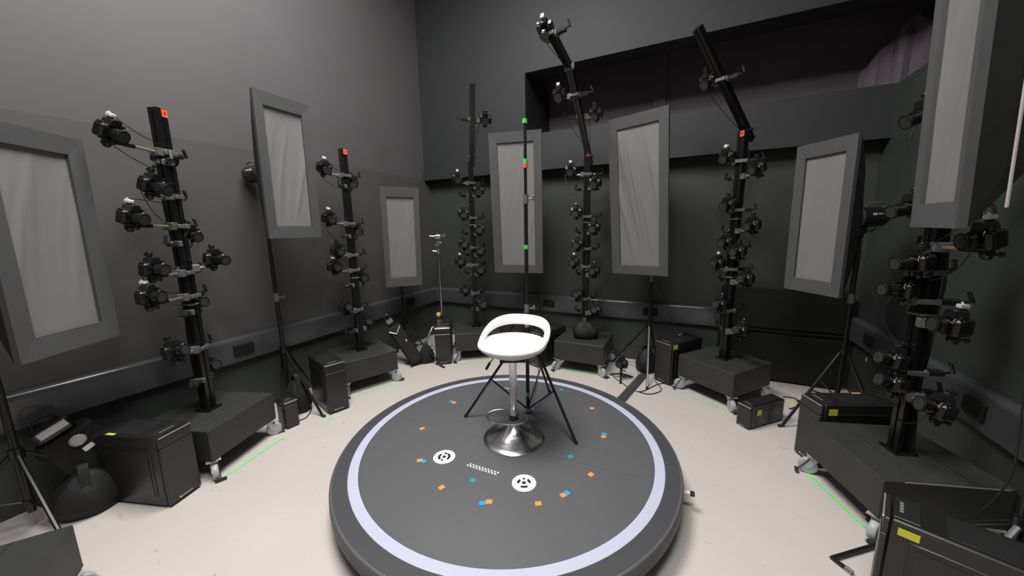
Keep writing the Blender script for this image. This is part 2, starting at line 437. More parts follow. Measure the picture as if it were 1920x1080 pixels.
# ------------------------------------------------------------------ STOOL
SP = V((-.004, 2.143, ZP))
st = thing('bar_stool', 'white swivel bar stool with chrome trumpet base on the grey platform', 'stool', SP)
MB().lathe([(.2, .0), (.201, .006), (.194, .012), (.17, .020), (.13, .034), (.09, .056), (.06, .080), (.042, .098), (.036, .108), (.034, .112)], 72).build('base', 'chrome', st)
MB().lathe([(.040, .098), (.042, .128), (.030, .132)], 32).build('base_cone', 'steel', st)
MB().lathe([(.029, .126), (.029, .165), (.024, .168)], 32).build('collar', 'rubber', st)
MB().cyl((0, 0, .16), (0, 0, .575), .0255, n=32).build('column', 'chrome', st)
pts = []
for i in range(40):
    a = 2 * pi * i / 40
    x = cos(a) * .132; y = sin(a)
    y = y * .085 if y < 0 else y * .055
    pts.append(V((x, y - .065 + .03, .155 + .02 * (y > 0) * sin(a))))
fr = MB().tube(pts, .0075, 10, closed=True).build('footrest', 'chrome', st); fr.matrix_basis = Matrix.Translation((-.035, 0, 0.01)) @ Matrix.Rotation(-.25, 4, 'Z')
MB().box((0, 0, .556), (.16, .16, .012), bev=.003).build('mounting_plate', 'rubber', st)
# lever
MB().tube([(-.05, .03, .55), (-.12, .05, .54), (-.15, .055, .50)], .005, 8).build('height_lever', 'chrome', st)
MB().cyl((-.15, .055, .50), (-.175, .06, .455), .009, n=10).build('lever_grip', 'rubber', st)
# seat shell: dished bowl + raised back loop, fused by remesh
def seat_mesh():
    m = MB(); RX = .225
    z0 = .0
    prof = [(0, -.085), (.06, -.083), (.11, -.072), (.16, -.052), (.195, -.030), (.215, -.010), (.220, .004), (.213, .012), (.200, .008), (.16, -.012), (.10, -.026), (0, -.032)]
    m.lathe(prof, 64)
    # loop
    fb = radians(66); K = 96; cs = 14; vs = []
    for i in range(K):
        f = 2 * pi * i / K; c = cos(f - fb)
        s_ = max(0, (c + .42) / 1.42); s_ = s_ * s_ * (3 - 2 * s_)
        R_ = .214 + .020 * s_ - .012 * (1 - s_)
        zc = .000 + .100 * s_
        hh = .017 + .020 * s_; th = .019 + .003 * s_
        lean = .30 * s_
        er = V((cos(f), sin(f), 0))
        for k in range(cs):
            a = 2 * pi * k / cs
            dr = th * cos(a); dz = hh * sin(a)
            vs.append(er * (R_ + dr * cos(lean) + dz * sin(lean)) + V((0, 0, zc + dz * cos(lean) - dr * sin(lean) * .3)))
    fs = [(i * cs + k, i * cs + (k + 1) % cs, ((i + 1) % K) * cs + (k + 1) % cs, ((i + 1) % K) * cs + k) for i in range(K) for k in range(cs)]
    m.add(vs, fs); return m
s = seat_mesh().build('seat_shell', 'seat', st)
s.matrix_basis = Matrix.Translation((0, 0, .648))
rm = s.modifiers.new('r', 'REMESH'); rm.mode = 'VOXEL'; rm.voxel_size = .0045; rm.use_smooth_shade = True
sm = s.modifiers.new('s', 'SMOOTH'); sm.factor = .6; sm.iterations = 10

# ------------------------------------------------------------------ measuring pole on tripod
MP = onz(990, 774, ZP)
t = thing('measuring_pole_stand', 'tall thin black pole on tripod banded with green and red tape behind stool', 'stand', MP)
lx = MP
def loc(p): return V(p) - lx
MB().cyl((0, 0, .01), (0, 0, 1.57), .0135, n=14).build('lower_pole', 'tripod', t)
MB().cyl((0, 0, 1.5), (0, 0, 2.06), .0105, n=12).build('upper_pole', 'tripod', t)
MB().cyl((0, 0, .60), (0, 0, .665), .022, n=14).build('leg_collar', 'tripod', t)
MB().cyl((0, 0, .015), (0, 0, .04), .02, n=14).build('hub', 'steel', t)
for ft in ((873, 782), (1080, 832), (1030, 735)):
    f = loc(onz(*ft, ZP)) + V((0, 0, .006))
    top = V((f.x * .05, f.y * .05, .64))
    MB().tube([top, f], .0095, 8).build('leg', 'tripod', t)
    mid = top.lerp(f, .56); MB().tube([mid, (0, 0, .03)], .0065, 6).build('brace', 'tripod', t)
    MB().cyl(f - V((0, 0, .005)), f + V((0, 0, .012)), .012, n=8).build('rubber_foot', 'rubber', t)
for z, c in ((2.05, 'green'), (1.80, 'green'), (1.772, 'red'), (1.235, 'green'), (.69, 'green'), (.662, 'red'), (.150, 'green')):
    MB().cyl((0, 0, z - .014), (0, 0, z + .014), .0165, n=14).build('tape_band', c, t)
for z in (1.555, .80):
    k = MB().cyl((0, 0, z - .03), (0, 0, z + .03), .019, n=14); k.cyl((0, 0, z), (.045, -.01, z + .004), .007, n=8); k.box((.05, -.01, z + .006), (.018, .008, .032), bev=.003)
    k.build('clamp_knob', 'grey', t)
MB().tube(bez([(.012, .01, .5), (.06, .0, .46), (.075, -.02, .3), (.03, -.01, .06), (.02, 0, .03)]), .0025, 6).build('hanging_cord', 'cablew', t)

# ------------------------------------------------------------------ camera prototypes
def make_camera(variant):
    """lens along +Y, up +Z, tripod mount at the origin"""
    root = thing('camera', 'x', 'camera')
    m = MB(); m.box((0, 0, .052), (.128, .052, .078), bev=.010)
    m.box((-.052, .022, .047), (.032, .040, .080), bev=.012)          # grip
    m.box((0, -.030, .050), (.086, .010, .056), bev=.004)
    body = m.build('body', 'cambody', root)
    m = MB()
    m.prism([(-.034, .086), (.034, .086), (.024, .118), (.012, .124), (-.012, .124), (-.024, .118)], (0, -.020, 0), (1, 0, 0), (0, 0, 1), (0, 1, 0), .052)
    m.box((0, -.008, .1265), (.020, .020, .005), bev=.001); m.box((.048, -.004, .094), (.022, .022, .010), bev=.003)
    m.cyl((-.050, .018, .088), (-.050, .018, .101), .011, n=14)
    m.build('top_plate', 'camtop', root)
    m = MB(); m.tube(bez([(-.034, .028, .088), (-.030, .030, .070), (-.038, .031, .055)], 4), .0022, 6); m.build('silver_strip', 'silver', root)
    MB().box((0, .030, .104), (.030, .003, .008)).build('name_plate', 'silver', root)
    MB().box((0, -.004, .1305), (.022, .018, .002)).build('hot_shoe', 'silver', root)
    ln = .085 if variant == 'long' else .058
    m = MB()
    R = Matrix.Rotation(-pi / 2, 3, 'X')
    prof = [(.030, .020), (.033, .028), (.033, .045), (.0355, .048), (.0355, .026 + ln * .55), (.033, .030 + ln * .6), (.033, .02 + ln * .85), (.037, .024 + ln * .9), (.037, .026 + ln), (.031, .026 + ln), (.030, .010 + ln), (0, .010 + ln)]
    m.lathe(prof, 28, (0, 0, .05), R)
    le = m.build('lens', 'lens', root)
    MB().lathe([(.0375, .022 + ln), (.0378, .0235 + ln), (.0375, .025 + ln)], 28, (0, 0, .05), R).build('lens_rim', 'rim', le)
    MB().lathe([(.029, .0115 + ln), (.02, .014 + ln), (.0, .0155 + ln)], 28, (0, 0, .05), R).build('front_glass', 'glass', le)
    m = MB(); m.box((0, -.010, .140), (.028, .034, .018), bev=.003); m.cyl((0, -.01, .146), (.012, -.012, .156), .004, n=8)
    m.build('sync_plug', 'white' if variant == 'plug' else 'camtop', root)
    MB().box((0, -.034, .048), (.064, .003, .046)).build('rear_screen', 'glass', root)
    MB().box((0, 0, .006), (.05, .045, .012), bev=.002).build('mount_plate', 'rubber', root)
    return root
PROTO = {v: make_camera(v) for v in ('std', 'long', 'plug')}
used = set()
def place_camera(P, target, variant, label, roll=0.0, group='cameras on the capture towers', center=True):
    """P: centre of the camera body"""
    y = (V(target) - V(P)).normalized(); x = y.cross(V((0, 0, 1))).normalized(); z = x.cross(y)
    R = Matrix((x, y, z)).transposed().to_4x4() @ Matrix.Rotation(roll, 4, 'Y')
    off = (R @ V((0, .02, .062))) if center else V((0, 0, 0))
    c = dup(PROTO[variant])
    c.matrix_basis = Matrix.Translation(V(P) - off) @ R @ Matrix.Scale(.94, 4)
    tag(c, label, 'camera', group)
    return c

# ------------------------------------------------------------------ towers
POSTH = 2.30
def dolly(cx, cy, ang, label, hide_casters=()):
    """ang: outward direction (deg)"""
    t = thing('caster_dolly', label, 'dolly', (cx, cy, 0), radians(ang - 90), 'black box dollies under the towers')
    m = MB(); m.box((0, 0, .2315), (.53, .53, .208), bev=.003); m.build('plinth', 'dolly', t, smooth=False)
    m = MB(); m.box((0, -.1, .3362), (.53, .0015, .0006)); m.box((0, .12, .3362), (.53, .0015, .0006)); m.build('top_seam', 'black', t, smooth=False)
    for i, (sx, sy) in enumerate(((-1, -1), (1, -1), (1, 1), (-1, 1))):
        rot = (2.5, -2.35, -.6, .8)[i] + random.uniform(-.2, .2)
        Mx = Matrix.Translation((sx * .228, sy * .228, 0)) @ Matrix.Rotation(rot, 4, 'Z')
        m = MB(); m.box((0, 0, .123), (.075, .085, .005)); m.cyl((0, 0, .105), (0, 0, .122), .022, n=14)
        for s2 in (-1, 1):
            m.prism([(-.02, .108), (.024, .108), (.040, .060), (.036, .040), (.020, .040)], (s2 * .019 - .0015, 0, 0), (0, 1, 0), (0, 0, 1), (1, 0, 0), .003)
        m.box((0, .006, .106), (.04, .045, .004))
        fk = m.build('caster', 'zinc', t); fk.matrix_basis = Mx
        m = MB(); R = Matrix.Rotation(pi / 2, 3, 'Y')
        m.lathe([(.012, -.017), (.046, -.016), (.050, -.010), (.050, .010), (.046, .016), (.012, .017)], 28, (0, .030, .050), R)
        wl = m.build('wheel', 'wheel', fk)
        m = MB().lathe([(0, -.019), (.014, -.018), (.014, .018), (0, .019)], 16, (0, .030, .050), R); m.build('axle', 'steel', fk)
        m = MB(); m.prism([(-.03, 0), (.03, 0), (.022, .006), (-.022, .006)], (-.02, .075, .012), (1, 0, 0), (0, 0, 1), (0, 1, 0), .02); m.tube([(-.02, .03, .1), (-.02, .08, .02)], .003, 6); m.build('brake_pedal', 'rubber', fk)
    return t
def post_profile(h=.030):
    g = .006
    return [(-h, -h), (-g, -h), (-g, -h + .007), (g, -h + .007), (g, -h), (h, -h), (h, -g), (h - .007, -g), (h - .007, g), (h, g), (h, h), (g, h), (g, h - .007), (-g, h - .007), (-g, h), (-h, h), (-h, g), (-h + .007, g), (-h + .007, -g), (-h, -g)]
def beam(mb, p0, p1, h=.026, up=V((0, 0, 1))):
    p0, p1 = V(p0), V(p1); d = (p1 - p0); L = d.length; d.normalize()
    x = d.cross(up); x = x.normalized() if x.length > .05 else V((1, 0, 0)); y = x.cross(d).normalized()
    mb.prism(post_profile(h), p0, x, y, d, L); return mb
def tower(cx, cy, ang, name, ties=(0.75, 1.25, 1.72), tape=True):
    a = radians(ang)
    t = thing('camera_post', f'tall black slotted post of {name}', 'post', (cx, cy, .336), a - pi / 2, 'upright posts of the towers')
    MB().prism(post_profile(), (0, 0, .006), (1, 0, 0), (0, 1, 0), (0, 0, 1), POSTH - .342).build('upright', 'post', t, smooth=False)
    m = MB(); m.box((0, 0, .004), (.10, .10, .008), bev=.002)
    for sx, sy in ((-1, -1), (1, -1), (1, 1), (-1, 1)): m.cyl((sx * .045, sy * .045, .008), (sx * .045, sy * .045, .016), .008, n=6)
    m.build('foot_plate', 'post', t)
    if tape:
        tp = MB().box((.012, -.0335, POSTH - .336 - .028), (.032, .004, .046)).build('red_tape', 'red', t, smooth=False)
        MB().box((.012, -.0358, POSTH - .336 - .028), (.008, .0008, .018)).build('tape_digit', 'ink', tp, smooth=False)
    for z in ties:
        MB().box((0, .004, z), (.072, .080, .012), bev=.003).build('cable_tie', 'grey', t)
    pts = []; pts2 = []
    for i in range(30):
        z = .02 + (POSTH - .50) * i / 29
        pts.append((.020 + .010 * sin(z * 7 + cx), .040 + .004 * sin(z * 15), z)); pts2.append((-.014 + .010 * sin(z * 6 + cy), .042, z))
    MB().tube(pts, .006, 6).tube(pts2, .0055, 6).build('cable_bundle', 'cable', t)
    return t

ORD = ['topmost', 'second', 'third', 'fourth', 'fifth', 'sixth', 'seventh', 'eighth', 'ninth', 'tenth', 'eleventh', 'twelfth', 'thirteenth', 'fourteenth']
TGT = V((PC.x, PC.y, 1.15))
def bracket(anchor, camP, away, label, lever=True, radial=V((0, 0, 1))):
    """clamp on post at anchor; arm to the camera; lever on the opposite side"""
    anchor = V(anchor); camP = V(camP)
    t = thing('camera_bracket', label, 'bracket', anchor, 0, 'clamp brackets on the towers')
    d = camP - anchor; h = V((d.x, d.y, 0)); 
    side = h.normalized() if h.length > 1e-3 else V((1, 0, 0))
    oth = V((-side.y, side.x, 0)); Rb = Matrix((side, oth, V((0, 0, 1)))).transposed()
    m = MB(); m.box(side * .052, (.040, .062, .046), Rb, .003); m.box(-side * .040, (.018, .058, .036), Rb, .004)
    m.box(oth * .04, (.085, .014, .026), Rb, .003)
    m.build('clamp', 'grey', t)
    e = d - V((0, 0, .0)); 
    ball = e.copy()
    m = MB(); st_ = side * .070; m.cyl(st_, st_ + (ball - st_) * .5, .009, n=10); m.build('spigot', 'brass', t)
    m = MB(); m.cyl(st_ + (ball - st_) * .45, ball - (ball - st_).normalized() * .012, .012, n=10); m.box(ball - V((0, 0, .012)), (.036, .036, .024), Rb, .006)
    m.lathe([(0, -.02), (.014, -.014), (.019, 0), (.014, .014), (0, .02)], 14, ball - V((0, 0, .02))); m.build('ball_head', 'post', t)
    MB().cyl(ball - V((0, 0, .016)), ball + oth * .038 - V((0, 0, .016)), .006, n=8).cyl(ball + oth * .034 - V((0, 0, .016)), ball + oth * .046 - V((0, 0, .016)), .011, n=8).build('knob', 'rubber', t)
    if lever:
        k = -side; m = MB(); m.box(k * .085, (.075, .034, .030), Rb, .006); m.tube([k * .12, k * .145 + V((0, 0, .006))], .006, 8)
        m.box(k * .15 + V((0, 0, .028)), (.012, .018, .058), Rb @ Matrix.Rotation(.35, 3, 'Y'), .003)
        m.build('clamp_lever', 'pctop', t)
    return t
def cam_cable(cam, top, end, sag, side):
    pts = curve(top, end, sag, 12, side)
    MB().tube(pts, .0024, 5).build('sync_cable', 'cable', cam, local=False)

def populate(T, ang, tname, cams, dist_off=-.09):
    """cams: (px,py,variant,roll)"""
    a = radians(ang); out = V((cos(a), sin(a), 0)); tan = V((-sin(a), cos(a), 0)); P0 = V((*T, 0)) + out * dist_off
    for i, c in enumerate(cams):
        px, py, var = c[:3]; roll = radians(c[3]) if len(c) > 3 else 0
        off = c[4] if len(c) > 4 else 0
        P = onplane(px, py, P0 + out * off, out)
        word = ORD[i] if i < len(cams) - 1 else 'lowest'
        wtxt = f'{word} black camera' if word in ('topmost', 'lowest') else f'{word} black camera from the top'
        cam = place_camera(P, TGT, var, f'{wtxt} clamped to the {tname}', roll)
        base = world(cam).translation
        az = base.z - .005
        anc = V((T[0], T[1], az))
        wb = f'{word}' if word in ('topmost', 'lowest') else f'{word} highest'
        bracket(anc, base, None, f'clamp bracket for the {wb} camera of the {tname}')
        tp = world(cam) @ V((0, -.02, .15))
        dd = (anc - P); dd.z = 0; sgn = 1 if random.random() < .5 else -1
        cam_cable(cam, tp, V((T[0], T[1], P.z + random.uniform(-.1, .06))) + out * -.033 * 0 - out * .032, random.uniform(-.02, .06), -out * random.uniform(0, .03) - dd.normalized() * random.uniform(0, .03))
        if i % 2 == 0:
            lo = world(cam) @ V((.06, -.01, .04))
            cam_cable(cam, lo, V((T[0], T[1], P.z - random.uniform(.18, .32))) - out * .032, random.uniform(.02, .06), -dd.normalized() * random.uniform(.03, .08))

TW = {
 1: ((-2.136, 2.308), 174, 'nearest tower by the left wall'),
 2: ((-1.564, 3.490), 132, 'second tower along the left wall'),
 3: ((-.454, 4.266), 99, 'tower in the far left room corner'),
 4: ((.80, 3.805), 64, 'tower with a sandbag at its foot'),
 5: ((1.925, 3.079), 26, 'tower with the single slanting boom'),
 6: ((2.052, 1.720), -8.5, 'tower behind the right foreground softbox'),
}
T0 = tuple((PC + V((cos(radians(212)), sin(radians(212)), 0)) * 2.1)[:2])
for k, (T, ang, nm) in TW.items():
    d_ = dolly(T[0], T[1], ang, f'black box dolly on grey casters under the {nm}')
    if k == 6: MB().box((.2655, .03, .3325), (.0015, .42, .006)).build('raw_edge', 'dollyend', d_, smooth=False)
    tower(T[0], T[1], ang, f'the {nm}')
c0 = onz(172, 1078); 
aa = radians(212); dc = V((T0[0], T0[1], 0))
dolly(-1.987, .963, 210, 'black box dolly cut off at the bottom left foreground corner')

populate(*TW[1], [(212, 244, 'plug', 0), (311, 293, 'std', 0, .16), (289, 344, 'long', 0, -.03), (251, 403, 'plug', 0), (358, 438, 'std', 0, .10), (404, 482, 'long', 0), (290, 500, 'std'), (283, 552, 'plug'), (369, 562, 'std', 0, .10), (329, 654, 'std'), (392, 683, 'std', 0, .12)])
populate(*TW[2], [(609, 313, 'plug'), (659, 341, 'std', 0, .12), (618, 407, 'plug'), (668, 431, 'std', 0, .12), (634, 468, 'std'), (628, 498, 'plug'), (679, 519, 'std', 0, .12), (649, 574, 'std'), (688, 601, 'std', 0, .12)])
populate(*TW[3], [(858, 333, 'plug', 0), (897, 356, 'std'), (869, 399, 'std'), (898, 428, 'std'), (870, 455, 'std'), (900, 468, 'std'), (863, 488, 'plug'), (901, 504, 'std'), (872, 542, 'std'), (906, 570, 'std')])
populate(*TW[4], [(1070, 318, 'plug', 0), (1115, 341, 'std'), (1080, 396, 'std'), (1113, 425, 'std'), (1082, 456, 'std'), (1075, 489, 'plug'), (1113, 506, 'std'), (1082, 550, 'std'), (1117, 579, 'std')])
populate(*TW[5], [(1361, 292, 'plug'), (1417, 312, 'std'), (1363, 381, 'std'), (1408, 419, 'std'), (1359, 451, 'std'), (1382, 468, 'std', 0, -.04), (1344, 490, 'plug'), (1397, 519, 'std'), (1349, 568, 'std'), (1388, 616, 'std')])
populate(*TW[6], [(1732, 208, 'long'), (1706, 384, 'long'), (1838, 442, 'plug', 0, -.05), (1716, 486, 'long'), (1690, 537, 'long'), (1782, 603, 'plug', 0, -.05), (1672, 668, 'std'), (1672, 711, 'std'), (1756, 758, 'std', 0, -.03)])

# booms on three towers
def boom(pts, label, name='camera_boom'):
    t = thing(name, label, 'boom', pts[0])
    for i in range(len(pts) - 1):
        m = MB(); beam(m, V(pts[i]), V(pts[i + 1])); m.build('beam', 'post', t, smooth=False, local=False)
    m = MB(); d = (V(pts[1]) - V(pts[0])).normalized()
    m.cyl(V(pts[0]) + d * .10 - d.cross(V((0, 0, 1))).normalized() * .05, V(pts[0]) + d * .10 + d.cross(V((0, 0, 1))).normalized() * .05, .012, n=10)
    m.build('pivot_bolt', 'post', t, local=False)
    if len(pts) > 2:
        m = MB(); p = V(pts[1]); m.box(p, (.07, .07, .05), None, .006); m.build('joint', 'grey', t, local=False)
    return t
def boomcam(px, py, P, var, label, blabel, roll=0, anchor=None, root=None):
    d = math.hypot(P[0], P[1]); Q = atdist(px, py, d)
    cam = place_camera(Q, TGT, var, label, roll)
    base = world(cam).translation
    anchor = V(anchor if anchor is not None else P)
    bracket(anchor, base, None, blabel)
    dn = (V(root) - anchor); dn.normalize()
    cam_cable(cam, world(cam) @ V((0, -.02, .15)), anchor + dn * .22 + V((0, 0, .03)), .02, V((0, 0, 0)))
    cam_cable(cam, world(cam) @ V((.06, 0, .05)), anchor + dn * min(.55, (V(root) - anchor).length), .03, V((0, 0, 0)))
def lin(p, q, px=None, py=None):
    """point of segment p-q whose image row is py"""
    best = None
    for i in range(101):
        r = V(p).lerp(V(q), i / 100); d = r - EYE; y = 540 - FPX * d.dot(UP) / d.dot(FWD)
        if best is None or abs(y - py) < best[0]: best = (abs(y - py), r)
    return best[1]
B5 = [V((2.02, 3.125, 2.235)), V((1.36, 2.806, 2.933))]
boom(B5, 'long straight black boom leaning inward from the tower beside the right cupboard')
p = lin(*B5, py=150); boomcam(1325, 150, p, 'std', 'black camera hanging alone halfway up the single slanting boom', 'clamp bracket holding the lone camera on the single slanting boom', anchor=p, root=B5[0])
B4 = [V((.845, 3.885, 2.19)), V((.515, 3.235, 2.863)), V((.330, 2.87, 2.93))]
boom(B4, 'two piece cranked black boom above the tower with the sandbag')
p = lin(B4[0], B4[1], py=180); boomcam(1048, 176, p, 'plug', 'black camera on the cranked boom on the side towards the pole', 'clamp bracket of the cranked boom camera beside the pole', anchor=p, root=B4[0])
p = lin(B4[0], B4[1], py=220); boomcam(1116, 211, p, 'std', 'black camera on the cranked boom on the side of the large softbox', 'clamp bracket of the cranked boom camera beside the large softbox', anchor=p, root=B4[0])
p = B4[2]; boomcam(1021, 53, p * .99, 'plug', 'highest black camera of all at the tip of the cranked boom', 'silver clamp bracket at the tip of the cranked boom', anchor=p, root=B4[1])
B3 = [V((-.415, 4.06, 2.22)), V((-.344, 3.681, 2.915))]
boom(B3, 'short straight black boom rising from the tower in the far left corner')
p = lin(*B3, py=225); boomcam(910, 222, p, 'std', 'black camera on the short boom of the far left corner tower', 'clamp bracket on the short boom of the far left corner tower', anchor=p, root=B3[0])

# ------------------------------------------------------------------ SOFTBOXES, STROBES, STANDS
def stand(P, h, label, legang, spread=.45, crown=.62, chrome=(), poler=.016, knobs=(1.05,), group='black light stands'):
    t = thing('light_stand', label, 'stand', (P[0], P[1], 0), 0, group)
    MB().cyl((0, 0, .12), (0, 0, min(h, 1.35)), poler, n=12).build('lower_pole', 'tripod', t)
    if h > 1.35: MB().cyl((0, 0, 1.3), (0, 0, h), poler * .8, n=12).build('upper_pole', 'tripod', t)
    m = MB(); m.cyl((0, 0, crown - .02), (0, 0, crown + .035), .027, n=12); m.build('crown', 'tripod', t)
    m = MB().cyl((0, 0, crown * .36), (0, 0, crown * .36 + .03), .022, n=12); m.build('spreader_collar', 'tripod', t)
    for i, (g, sp) in enumerate(legang):
        if g > 400 or i >= 100:
            q_ = onz(g - 1000, sp); f = V((q_.x - P[0], q_.y - P[1], .008)); a = math.atan2(f.y, f.x)
        else:
            a = radians(g); f = V((cos(a) * sp, sin(a) * sp, .008))
        for _ in range(30):
            rel = V((P[0] + f.x * 1.08, P[1] + f.y * 1.08, 0)) - CR
            if .05 < rel.dot(DB) < AW - .05 and -rel.dot(DL) > .05 and f.x * f.x + f.y * f.y < .5: break
            f.x *= .93; f.y *= .93
        top = V((cos(a) * .025, sin(a) * .025, crown))
        l = MB().tube([top, f], .0105, 8).build('leg', 'steel' if i in chrome else ('zinc' if spread < 0 and i == 0 else 'tripod'), t)
        MB().tube([f + V((0, 0, .002)), f + V((cos(a), sin(a), 0)) * .03 + V((0, 0, .0))], .012, 8).build('rubber_foot', 'rubber', l)
        MB().tube([top.lerp(f, .5), (0, 0, crown * .36 + .015)], .006, 6).build('brace', 'tripod', t)
    for z in knobs:
        k = MB().cyl((0, 0, z - .035), (0, 0, z + .035), poler + .006, n=12); k.cyl((0, 0, z), (.05, .01, z), .007, n=8); k.box((.055, .01, z), (.016, .010, .03), bev=.003)
        k.build('clamp_knob', 'grey', t)
    return t
def softbox(cx, cy, cz, yaw, pitch, roll, w, h, bs, bt, bb, label, depth=.34, seed=0, piping=False):
    Mx = Matrix.Translation((cx, cy, cz)) @ Matrix.Rotation(radians(yaw), 4, 'Z') @ Matrix.Rotation(radians(pitch), 4, 'X') @ Matrix.Rotation(radians(roll), 4, 'Y')
    t = thing('softbox', label, 'softbox', mtx=Mx, group='strip softboxes around the room')
    rnd = random.Random(seed)
    # diffuser with gentle creases
    nx, nz = 44, 90; vs = []
    cre = [(rnd.uniform(-.5, .5), rnd.uniform(-.5, .5), rnd.uniform(.5, 1.2), rnd.uniform(.002, .005), rnd.uniform(.02, .05)) for _ in range(7)]
    if seed == 4: cre = [(-.25, .12, .9, .022, .03), (-.05, .02, .8, .020, .028), (.12, -.08, .9, .018, .03), (.3, .25, .7, .014, .04), (-.3, -.2, 1.0, .014, .035), (-.42, .36, .5, .018, .05)]
    for j in range(nz + 1):
        for i in range(nx + 1):
            u, v_ = i / nx - .5, j / nz - .5
            y = .012 * (1 - (2 * u) ** 2) * (1 - (2 * v_) ** 2)
            for (cu, cv, sl, am, wd) in cre:
                dd = (u - cu) * w - (v_ - cv) * h * .22 * sl * (-1 if seed == 4 else 1)
                y -= am * math.exp(-(dd / wd * 1.6) ** 2) * (1 - abs(2 * v_) ** 3) * math.exp(-((v_ - cv) * 2.2) ** 2)
            vs.append((u * w * 1.02, y, v_ * h * 1.01))
    fs = [(j * (nx + 1) + i, j * (nx + 1) + i + 1, (j + 1) * (nx + 1) + i + 1, (j + 1) * (nx + 1) + i) for j in range(nz) for i in range(nx)]
    MB().add(vs, fs).build('diffuser', 'fabric', t, fix=False)
    x0, x1, z0, z1 = -w / 2 - bs, w / 2 + bs, -h / 2 - bb, h / 2 + bt
    o = [(x0, z0), (x1, z0), (x1, z1), (x0, z1)]; i_ = [(-w / 2, -h / 2), (w / 2, -h / 2), (w / 2, h / 2), (-w / 2, h / 2)]
    m = MB(); vs = [(x, -.022, z) for x, z in o] + [(x, -.016, z) for x, z in i_] + [(x, .012, z) for x, z in i_] + [(x, .004, z) for x, z in o]
    fs = []
    for k in range(4):
        n_ = (k + 1) % 4
        fs += [(k, n_, 4 + n_, 4 + k), (4 + k, 4 + n_, 8 + n_, 8 + k), (k, n_, 12 + n_, 12 + k)]
    m.add(vs, fs).build('border', 'border', t, smooth=False)
    # pyramid shell
    m = MB(); NB = 16; R_ = .085
    per = []
    for k in range(4):
        for s_ in range(4):
            a, b = o[k], o[(k + 1) % 4]; per.append((a[0] + (b[0] - a[0]) * s_ / 4, a[1] + (b[1] - a[1]) * s_ / 4))
    vs = [(x, .003, z) for x, z in per]
    for q_, dy in ((.55, .58), (0, 1)):
        for x, z in per:
            a = math.atan2(z / (z1 - z0), x / (x1 - x0)); cx_, cz_ = R_ * cos(a), R_ * sin(a)
            vs.append((cx_ + (x - cx_) * q_, depth * dy, cz_ + (z - cz_) * q_))
    fs = [(r * NB + k, r * NB + (k + 1) % NB, (r + 1) * NB + (k + 1) % NB, (r + 1) * NB + k) for r in range(2) for k in range(NB)]
    m.add(vs, fs).build('shell', 'shell', t, smooth=False)
    MB().lathe([(.075, depth - .01), (.092, depth - .01), (.092, depth + .012), (.075, depth + .012), (.075, depth - .01)], 28, (0, 0, 0), Matrix.Rotation(-pi / 2, 3, 'X')).build('speed_ring', 'grey', t)
    if piping:
        pts = [V((x1 + .004, .06, z)) + V((-.006 * sin(z * 9), 0, 0)) for z in [z0 + .06 + (z1 - z0 - .12) * k / 20 for k in range(21)]]
        MB().tube([V((p.x - .035 - .01 * sin(p.z * 3), .085, p.z)) if False else V((x1 - .016, .085, p.z)) for p in pts], .0045, 6).build('piping', 'cord', t)
    return t, Mx, depth
def strobe(Mx, depth, label, marks=True, L=.26):
    t = thing('studio_strobe', label, 'strobe', mtx=Mx @ Matrix.Translation((0, depth + .014, 0)), group='strobes behind softboxes')
    R = Matrix.Rotation(-pi / 2, 3, 'X')
    MB().lathe([(0, 0), (.066, 0), (.068, .01), (.068, L - .02), (.060, L), (0, L)], 28, (0, 0, 0), R).build('housing', 'pc', t)
    MB().lathe([(.0685, .006), (.0705, .012), (.0685, .018)], 28, (0, 0, 0), R).build('front_ring', 'silver', t)
    MB().tube(bez([(0, L - .01, .055), (0, L + .02, .085), (0, L - .04, .10), (0, L - .13, .085), (0, L - .14, .066)], 5), .007, 8).build('handle', 'grey', t)
    m = MB(); m.box((0, L + .004, 0), (.09, .006, .05), bev=.002); m.cyl((.025, L, -.03), (.025, L + .014, -.03), .01, n=12); m.build('control_panel', 'ink', t)
    if marks:
        for sx in (-1, 1):
            lb = MB()
            lb.box((sx * .0672, .10, .022), (.004, .030, .016)); lb.box((sx * .0672, .14, .022), (.004, .018, .010))
            lb.build('side_label', 'white', t, smooth=False)
            MB().box((sx * .0672, .17, .022), (.004, .014, .012)).build('red_badge', 'red', t, smooth=False)
    m = MB(); m.box((0, .09, -.085), (.04, .06, .05), bev=.006); m.cyl((0, .09, -.14), (0, .09, -.09), .018, n=12); m.tube([(.02, .09, -.09), (.07, .09, -.09), (.09, .085, -.07)], .006, 6)
    m.build('tilt_bracket', 'pctop', t)
    return t

